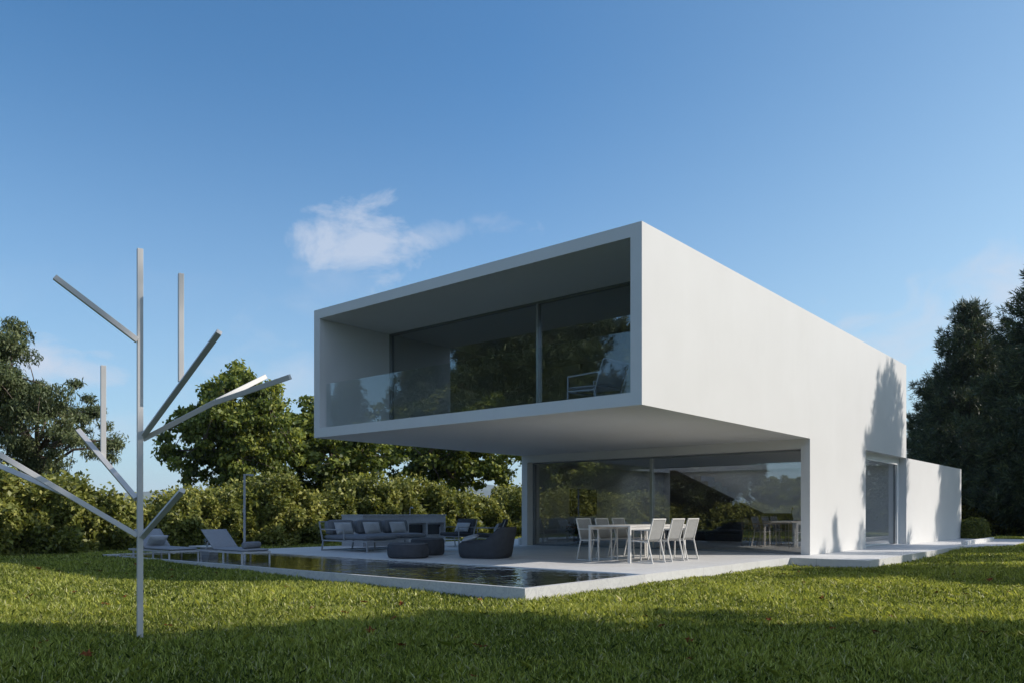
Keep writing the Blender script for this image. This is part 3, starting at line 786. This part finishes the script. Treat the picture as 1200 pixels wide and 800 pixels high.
bar = empty('outdoor_bar', (-18.7, 16.5, Z0), 0, 'grey stone outdoor kitchen block behind the sofa', 'outdoor kitchen')
b = MB()
b.box(-.5, .5, -1.7, .05, 0, .9); b.box(-.5, .3, .05, 1.7, 0, .9)
b.box(.3, .5, .05, 1.7, .68, .9); b.box(.3, .5, .05, .1, .0, .68); b.box(.3, .5, .85, .9, .0, .68); b.box(.3, .5, 1.65, 1.7, 0, .68)
b.build('body', M['barstone'], bar)
MB().box(-.52, .52, -1.72, 1.72, .901, .94).build('worktop', M['barstone'], bar, .004)
MB().box(.301, .32, .11, .84, .3, .62).box(.301, .32, .91, 1.64, .3, .62).build('cabinet_door', M['dark'], bar)
MB().tube([(0, .6, .94), (0, .6, 1.12), (.03, .6, 1.17), (.12, .6, 1.17), (.13, .6, 1.13)], .012, 8).build('tap', M['chrome'], bar)

def pouf(x, y, r, h, label):
    prof = [(0, 0), (r*.86, 0), (r*.95, .02), (r, .08), (r*1.01, h*.55), (r*.98, h-.05), (r*.92, h-.012), (r*.85, h), (0, h+.01)]
    o = empty('pouf', (x, y, Z0), .4, label, 'pouf', 'round charcoal poufs by the lounge chair')
    MB().lathe(prof, n=40).build('seat', M['fab'], o, smooth=True)
    MB().lathe([(r*.93, h-.02), (r*.945, h-.012), (r*.93, h-.004)], n=40).build('piping', M['fabm'], o, smooth=True)
pouf(-12.98, 11.82, .46, .33, 'low wide charcoal pouf nearest the pool')
pouf(-13.55, 12.95, .4, .4, 'taller narrower charcoal pouf behind the wide one')

# shell lounge chair
def shell(x, y, rz):
    o = empty('lounge_armchair', (x, y, Z0), rz, 'big charcoal fabric shell armchair beside the poufs', 'armchair')
    n = 56
    vs = []; lev = 9
    for i in range(n):
        a = 2*math.pi*i/n; c, s = math.cos(a), math.sin(a)
        e = 2/3.2
        X = .56*math.copysign(abs(c)**e, c); Y = .52*math.copysign(abs(s)**e, s)
        k = max(0, min(1, (c+.15)/1.0)); k = k*k*(3-2*k)
        h = .33+.36*k
        lean = .1*k
        ring = [(X*.86, Y*.86, 0), (X*.95, Y*.95, .03), (X*.99, Y*.99, .12), (X+lean*.5, Y, h*.65), (X+lean, Y*.98, h-.04), (X*.96+lean, Y*.95, h), (X*.86+lean*.8, Y*.86, h-.01), (X*.76+lean*.3, Y*.78, max(.36, h-.14)), (X*.7, Y*.72, .335)]
        vs += ring
    vs.append((0, 0, .35))
    fs = [(i*lev+j, ((i+1) % n)*lev+j, ((i+1) % n)*lev+j+1, i*lev+j+1) for i in range(n) for j in range(lev-1)]
    MB().add(vs[:-1], fs).build('shell', M['fab'], o, smooth=True)
    cushion(.82, .78, .16, M['fab'], 'seat_cushion', o, (-.02, 0, .32), puff=.4)
    MB().lathe([(0, -.0), (.45, 0), (.45, .02), (0, .02)], (0, 0, .002), n=32).build('base', M['dark'], o)
shell(-11.72, 12.98, R(18))
p = cushion(.36, .3, .12, M['pillow'], 'pillow', None, (0,0,0), puff=.7); p.location = (-11.95, 12.72, Z0+.43); p.rotation_euler = (R(8), R(-16), R(30))
tag(p, 'small pale pillow lying in the charcoal shell armchair', 'pillow')

ct = empty('coffee_table', (-14.8, 14.4, Z0), 0, 'low white framed coffee table behind the poufs', 'table')
MB().box(-.5, .5, -.45, .45, .29, .31).build('tabletop', M['metalw'], ct, .003)
for x in (-1, 1):
    for y in (-1, 1): MB().box(x*.48-.015, x*.48+.015, y*.43-.015, y*.43+.015, 0, .289).build('leg', M['metalw'], ct)

def lounge_chair(x, y, z, rz, label, dark=True):
    o = empty('lounge_chair', (x, y, z), rz, label, 'armchair', None)      # faces -y
    mt = M['metalg']; cu = M['fab'] if dark else M['slingd']
    for sx_ in (-1, 1):
        X = sx_*.36
        MB().bar((X, -.38, 0), (X, -.38, .3), .026).build('leg', mt, o); MB().bar((X, .34, 0), (X, .28, .3), .026).build('leg', mt, o)
        MB().bar((X, -.39, .3), (X, .33, .26), .026).build('side_rail', mt, o)
        MB().bar((X, -.38, .3), (X, -.38, .56), .022).bar((X, -.39, .57), (X, .4, .57), .022).build('armrest', mt, o)
        MB().bar((X, .3, .27), (X, .5, .78), .024).build('back_post', mt, o)
    MB().bar((-.36, .5, .78), (.36, .5, .78), .022).bar((-.36, -.38, .29), (.36, -.38, .29), .022).build('cross_rail', mt, o)
    cushion(.68, .72, .12 if dark else .05, cu, 'seat', o, (0, -.04, .35), (R(-3), 0, 0), .25)
    cushion(.68, .5, .12 if dark else .05, cu, 'backrest', o, (0, .39, .58), (R(68), 0, 0), .25)
    return o
o = lounge_chair(-16.4, 16.9, Z0, R(5), 'dark cushioned lounge chair facing the pool, left of the pair behind the coffee table'); 
o2 = lounge_chair(-14.95, 16.7, Z0, R(-55), 'dark cushioned lounge chair turned sideways, partly hidden behind the shell armchair')
for (x, y, a, lb) in ((-16.4, 16.9, R(5), 'pale pillow on the front facing lounge chair'), (-14.95, 16.7, R(-55), 'pale pillow on the sideways lounge chair')):
    p = cushion(.5, .3, .13, M['pillow'], 'pillow', None, (0,0,0), puff=.7)
    p.location = (x+math.sin(-a)*.24, y+math.cos(a)*.24, Z0+.56); p.rotation_euler = (R(62), 0, a); tag(p, lb, 'pillow')
lounge_chair(-8.25, 12.2, ZS+t, R(-98), 'slim metal armchair standing alone on the upper balcony', dark=False)

# sun loungers
def lounger(label):
    o = empty('sun_lounger', (0,0,0), 0, label, 'sun lounger', 'sun loungers standing in the shallow pool')   # foot at x=0, head at x=-2
    mt = M['metalm']
    for y in (-.33, .33):
        MB().bar((-1.98, y, .2), (0, y, .2), .03, .04).build('side_rail', mt, o)
        for x in (-.03, -.78, -1.75): MB().box(x-.015, x+.015, y-.015, y+.015, 0, .179).build('leg', mt, o)
    MB().bar((0, -.33, .2), (0, .33, .2), .03, .04).build('end_rail', mt, o)
    MB().bar((-1.98, -.33, .2), (-1.98, .33, .2), .03, .04).build('end_rail', mt, o)
    cushion(1.26, .62, .07, M['slingd'], 'seat', o, (-.65, 0, .25), puff=.3)
    a = R(38); L = .68
    cushion(L, .62, .06, M['slingd'], 'backrest', o, (-1.24-L/2*math.cos(a), 0, .25+L/2*math.sin(a)), (0, a, 0), .3)
    MB().bar((-1.62, -.28, .21), (-1.5, -.28, .40), .02).bar((-1.62, .28, .21), (-1.5, .28, .40), .02).build('strut', mt, o)
    return o
SH = .145
l2 = lounger('grey sun lounger with a rolled towel on its foot, nearer the house'); l2.location = (-15.1, 9.38, SH)
l1 = copy_tree(l2); l1['label'] = 'grey sun lounger with a pillow, partly behind the bar tree sculpture'; l1.location = (-16.75, 8.62, SH)
p = cushion(.42, .3, .14, M['pillow'], 'pillow', None, (0,0,0), puff=.7); p.location = (-17.98, 8.6, SH+.42); p.rotation_euler = (0, R(40), R(90)); p.rotation_euler = (R(-42), 0, R(90))
tag(p, 'light pillow leaning on the raised back of the left sun lounger', 'pillow')
tw = MB(); tw.tube([(0, -.24, 0), (0, -.22, 0), (0, .22, 0), (0, .24, 0)], [.05, .075, .075, .05], 14)
o = tw.build('rolled_towel', M['fabm'], smooth=True); o.location = (-15.3, 9.38, SH+.355); tag(o, 'rolled dark grey towel on the foot of the right sun lounger', 'towel')
o.rotation_euler = (0, 0, R(15))
stb = empty('side_table', (-17.75, 9.75, SH), 0, 'low white side table between the two sun loungers', 'table')
MB().box(-.45, .45, -.28, .28, .23, .255).build('tabletop', M['metalw'], stb, .003)
MB().box(-.2, .2, -.12, .12, 0, .229).build('base', M['metalg'], stb, .003)
o = MB().lathe([(0, 0), (.055, 0), (.06, .01), (.06, .13), (.04, .17), (.022, .2), (.022, .24), (0, .24)], n=20).build('glass_carafe', M['bottle'], smooth=True)
o.location = (-17.9, 9.75, SH+.256); tag(o, 'clear glass carafe on the low table between the loungers', 'carafe')

shw = empty('outdoor_shower', (-18.85, 11.35, Z0), TH, 'slim grey shower post with a short arm behind the loungers', 'shower')
MB().box(-.025, .025, -.025, .025, 0, 2.02).build('post', M['metalg'], shw, .003)
MB().box(.026, .23, -.02, .02, 1.985, 2.02).build('arm', M['metalg'], shw)
MB().lathe([(0, 0), (.06, 0), (.06, .015), (0, .02)], (.19, 0, 1.965), n=16).build('shower_head', M['metalg'], shw)
MB().box(-.035, -.026, -.03, .03, 1.0, 1.12).build('mixer', M['chrome'], shw)

wp = empty('planter', (-15.5, 18.75, Z0), 0, 'small white planter tucked against the left corner of the house', 'planter')
MB().lathe([(0, 0), (.045, 0), (.055, .01), (.06, .2), (.062, .23), (.05, .23), (.045, .2), (0, .19)], n=20).build('pot', M['potwhite'], wp, smooth=True)

# ------------------------------------------------------------------ interior furniture
def int_chair(label):
    o = empty('indoor_chair', (0,0,0), 0, label, 'chair', 'wooden chairs at the indoor table')
    for x in (-.2, .2):
        for y in (-.2, .2): MB().bar((x*1.1, y*1.1, 0), (x, y, .44), .032).build('leg', M['wood'], o)
    cushion(.48, .48, .07, M['fabm'], 'seat', o, (0, 0, .46), puff=.3)
    MB().bar((.2, -.22, .44), (.24, -.22, .82), .03).bar((.2, .22, .44), (.24, .22, .82), .03).bar((-.2, .22, .64), (.23, .22, .66), .03).bar((-.2, -.22, .64), (.23, -.22, .66), .03).bar((-.2,-.22,.44),(-.2,-.22,.64),.028).bar((-.2,.22,.44),(-.2,.22,.64),.028).build('back_frame', M['wood'], o)
    cushion(.05, .44, .3, M['fabm'], 'backrest', o, (.235, 0, .68), (0, .1, 0), .2)
    return o
ic = int_chair('')
il = [('indoor wooden chair at the near left of the indoor table', -9.55, 22.3, math.pi), ('indoor wooden chair at the middle left of the indoor table', -9.6, 23.1, math.pi),
      ('indoor wooden chair at the far left of the indoor table', -9.6, 23.9, math.pi), ('indoor wooden chair at the near right of the indoor table', -7.75, 22.4, 0),
      ('indoor wooden chair at the far right of the indoor table', -7.75, 23.6, 0)]
for i, (lb, x, y, a) in enumerate(il):
    o = ic if i == 0 else copy_tree(ic); o.location = (x, y, Z0+.013); o.rotation_euler = (0,0,a); o['label'] = lb
it = empty('indoor_table', (-8.7, 23.0, Z0+.013), 0, 'long pale wooden table inside behind the right hand glazing', 'table')
MB().box(-.5, .5, -1.2, 1.2, .71, .75).build('tabletop', M['wood'], it, .004)
for x in (-1, 1):
    for y in (-1, 1): MB().box(x*.42-.035, x*.42+.035, y*1.1-.035, y*1.1+.035, 0, .709).build('leg', M['wood'], it)
v = empty('vase', (-8.5, 22.6, Z0+.764), 0, 'small dark vase with a green sprig on the indoor table', 'vase')
MB().lathe([(0, 0), (.04, 0), (.055, .06), (.03, .14), (.022, .2), (.0, .2)], n=16).build('vessel', M['dark'], v, smooth=True)
MB().tube([(0,0,.19), (.01,0,.3), (.03,.01,.38)], [.006,.012,.02], 6).build('sprig', M['hedge'], v)
so = empty('indoor_sofa', (-11.6, 23.8, Z0+.013), R(0), 'long low dark sofa inside the living room', 'sofa')
MB().box(-1.2, 1.2, -.42, .42, .08, .3).build('base', M['fab'], so, .02)
cushion(1.15, .8, .16, M['fab'], 'seat_cushion', so, (-.6, -.02, .36), puff=.25); cushion(1.15, .8, .16, M['fab'], 'seat_cushion', so, (.6, -.02, .36), puff=.25)
cushion(1.15, .2, .42, M['fab'], 'back_cushion', so, (-.6, .38, .56), puff=.25); cushion(1.15, .2, .42, M['fab'], 'back_cushion', so, (.6, .38, .56), puff=.25)
MB().box(-1.38, -1.21, -.44, .44, .08, .52).box(1.21, 1.38, -.44, .44, .08, .52).build('armrest', M['fab'], so, .02)
pic = empty('wall_picture', (XLi+.02, 21.6, 1.5), 0, 'dark rectangular picture on the left living room wall', 'picture')
MB().box(0, .03, -.72, .72, -.38, .45).build('canvas', M['art'], pic)
MB().box(-.015, .04, -.75, .75, .451, .48).box(-.015, .04, -.75, .75, -.41, -.381).box(-.015, .04, -.75, -.721, -.38, .45).box(-.015, .04, .721, .75, -.38, .45).build('frame', M['dark'], pic)
fp = empty('flower_pot', (-14.6, 20.6, Z0+.013), 0, 'indoor pot of orange flowers near the left end of the glazing', 'potted plant')
MB().lathe([(0, 0), (.13, 0), (.17, .3), (.15, .3), (.14, .27), (0, .27)], n=20).build('pot', M['dark'], fp, smooth=True)
r_ = np.random.default_rng(8); n = 500
P = r_.normal(size=(n, 3))*np.array([.14, .14, .1])+np.array([0, 0, .42])
V, F, T = leaf_arrays(P, nrm(r_.normal(size=(n,3))), nrm(r_.normal(size=(n,3))), np.full(n, .09), np.full(n, .045), np.clip(.4+.2*r_.normal(size=n),0,1))
link('foliage', np_mesh('foliage', V, F, T), M['hedge'], fp)
n = 90; P = r_.normal(size=(n, 3))*np.array([.15, .15, .06])+np.array([0, 0, .52])
V, F, T = leaf_arrays(P, nrm(r_.normal(size=(n,3))), nrm(r_.normal(size=(n,3))), np.full(n, .06), np.full(n, .05), np.full(n, .5))
link('blossom', np_mesh('blossom', V, F, T), M['flower'], fp)

# ------------------------------------------------------------------ camera, light, world
cam = bpy.data.cameras.new('camera'); co = bpy.data.objects.new('camera', cam); COL.objects.link(co)
cam.sensor_width = 36; cam.lens = 922/1200*36; cam.shift_y = 200/1200; cam.clip_end = 9000; cam.clip_start = .05
co.location = (0, 0, EYE); co.rotation_euler = (R(90), 0, TH)
sc.camera = co
sl = bpy.data.lights.new('sun', 'SUN'); so_ = bpy.data.objects.new('sun', sl); COL.objects.link(so_)
sl.energy = 4.6; sl.angle = R(.53); sl.color = (1, .935, .86)
so_.rotation_euler = SUN.to_track_quat('Z', 'Y').to_euler(); so_.location = (20, 10, 30)
w = bpy.data.worlds.new('World'); sc.world = w; w.use_nodes = True
nt = w.node_tree; L = nt.links.new
bg = nt.nodes['Background']
sky = N(nt, 'ShaderNodeTexSky'); sky.sky_type = 'NISHITA'; sky.sun_disc = False
sky.sun_elevation = math.asin(SUN.z); sky.sun_rotation = math.atan2(SUN.x, SUN.y)
sky.air_density = 1.0; sky.dust_density = .6; sky.ozone_density = 2.2; sky.altitude = 100
tc = N(nt, 'ShaderNodeTexCoord')
def V_(v):
    n = N(nt, 'ShaderNodeCombineXYZ')
    for i in range(3): n.inputs[i].default_value = float(v[i])
    return n.outputs[0]
def M_(op, a, b=None, c=None, clamp=False):
    n = N(nt, 'ShaderNodeMath', operation=op); n.use_clamp = clamp
    for i, x in enumerate((a, b, c)):
        if x is None: continue
        if isinstance(x, (int, float)): n.inputs[i].default_value = x
        else: L(x, n.inputs[i])
    return n.outputs[0]
def dot_(v):
    n = N(nt, 'ShaderNodeVectorMath', operation='DOT_PRODUCT'); L(tc.outputs['Generated'], n.inputs[0])
    n.inputs[1].default_value = tuple(float(x) for x in v); return n.outputs['Value']
def world_dir(px, py):
    u = (px-600)/922; v = (600-py)/922
    d = np.array([Fv[0]+u*Rv[0], Fv[1]+u*Rv[1], v]); return d/np.linalg.norm(d)
mpn = N(nt, 'ShaderNodeMapping'); mpn.inputs['Scale'].default_value = (1, 1, 1.7); L(tc.outputs['Generated'], mpn.inputs['Vector'])
nz = N(nt, 'ShaderNodeTexNoise'); nz.inputs['Scale'].default_value = 11; nz.inputs['Detail'].default_value = 10; nz.inputs['Roughness'].default_value = .6; nz.inputs['Distortion'].default_value = .4
L(mpn.outputs[0], nz.inputs['Vector'])
nc = M_('SUBTRACT', nz.outputs['Fac'], .5)
cov = None
for (px, py, wa, wb, tilt, amt, sft) in [(430, 292, .086, .042, -4, .68, .5), (520, 275, .075, .02, 10, .35, .6), (395, 325, .07, .04, 0, .22, .9), (1070, 385, .15, .05, 6, .8, .8), (1180, 350, .12, .045, 0, .6, .9), (55, 425, .09, .026, -3, .8, .7), (170, 505, .14, .03, 0, .4, 1), (340, 440, .12, .05, 0, .45, 1), (560, 258, .02, .01, 0, .25, .6), (30, 330, .2, .03, 5, .06, 1)]:
    c = world_dir(px, py); up = np.array([0, 0, 1.]); a = np.cross(c, up); a /= np.linalg.norm(a); b = np.cross(a, c)
    tt = R(tilt); a2 = a*math.cos(tt)+b*math.sin(tt); b2 = -a*math.sin(tt)+b*math.cos(tt)
    da = M_('DIVIDE', dot_(a2), wa); db = M_('DIVIDE', dot_(b2), wb)
    front = M_('GREATER_THAN', dot_(c), .3)
    e = M_('SQRT', M_('ADD', M_('MULTIPLY', da, da), M_('MULTIPLY', db, db)))
    f = M_('SUBTRACT', 1.0, e)
    f = M_('ADD', f, M_('MULTIPLY', nc, 4.2))
    f = M_('DIVIDE', f, sft*1.6, clamp=True)
    f = M_('MULTIPLY', M_('MULTIPLY', M_('SMOOTH_MIN', f, 1.0, .1), front), amt)
    cov = f if cov is None else M_('MAXIMUM', cov, f)
# added bright sky patches high behind the viewer, unseen, as fill for shaded fronts
fill_cov = None
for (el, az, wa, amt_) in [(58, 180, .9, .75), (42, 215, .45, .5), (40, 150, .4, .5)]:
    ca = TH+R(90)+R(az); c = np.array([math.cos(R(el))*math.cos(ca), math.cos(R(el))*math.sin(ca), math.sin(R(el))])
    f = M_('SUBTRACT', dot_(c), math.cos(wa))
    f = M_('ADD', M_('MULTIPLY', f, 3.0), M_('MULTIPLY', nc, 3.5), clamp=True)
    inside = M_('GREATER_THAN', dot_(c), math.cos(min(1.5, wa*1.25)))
    ff = M_('MULTIPLY', M_('MULTIPLY', f, inside), amt_); fill_cov = ff if fill_cov is None else M_('MAXIMUM', fill_cov, ff)
mxc = N(nt, 'ShaderNodeMix', data_type='RGBA'); L(cov, mxc.inputs[0])
tint = N(nt, 'ShaderNodeMix', data_type='RGBA', blend_type='MULTIPLY'); tint.inputs[0].default_value = 1; L(sky.outputs[0], tint.inputs[6])
gr = N(nt, 'ShaderNodeMapRange'); gr.inputs['From Min'].default_value = -.75; gr.inputs['From Max'].default_value = .75; L(dot_((Rv[0], Rv[1], 0)), gr.inputs['Value'])
cr = ramp(nt, [(0, (.44,.85,1.06)), (.5, (.60,1.01,1.22)), (1, (1.24,1.3,1.15))]); L(gr.outputs[0], cr.inputs['Fac']); L(cr.outputs[0], tint.inputs[7])
hz = N(nt, 'ShaderNodeMapRange'); hz.inputs['From Min'].default_value = .52; hz.inputs['From Max'].default_value = 0; hz.clamp = True
L(dot_((0, 0, 1)), hz.inputs['Value'])
hzf = M_('MULTIPLY', M_('POWER', hz.outputs[0], 1.7), .72)
mh = N(nt, 'ShaderNodeMix', data_type='RGBA'); L(hzf, mh.inputs[0]); L(tint.outputs[2], mh.inputs[6]); mh.inputs[7].default_value = (3.9, 4.75, 5.35, 1)
fill_mix = N(nt, 'ShaderNodeMix', data_type='RGBA'); L(fill_cov, fill_mix.inputs[0]); L(mh.outputs[2], fill_mix.inputs[6]); fill_mix.inputs[7].default_value = (4.0, 4.9, 7.2, 1)  # bluish fill mixed into the unseen rear sky
L(fill_mix.outputs[2], mxc.inputs[6])
mxc.inputs[7].default_value = (4.5, 4.9, 5.7, 1)
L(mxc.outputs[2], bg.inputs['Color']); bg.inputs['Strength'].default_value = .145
vs = sc.view_settings; vs.view_transform = 'Standard'; vs.look = 'None'; vs.exposure = 0; vs.gamma = 1; vs.use_curve_mapping = False
sc.cycles.max_bounces = 8; sc.cycles.transparent_max_bounces = 12
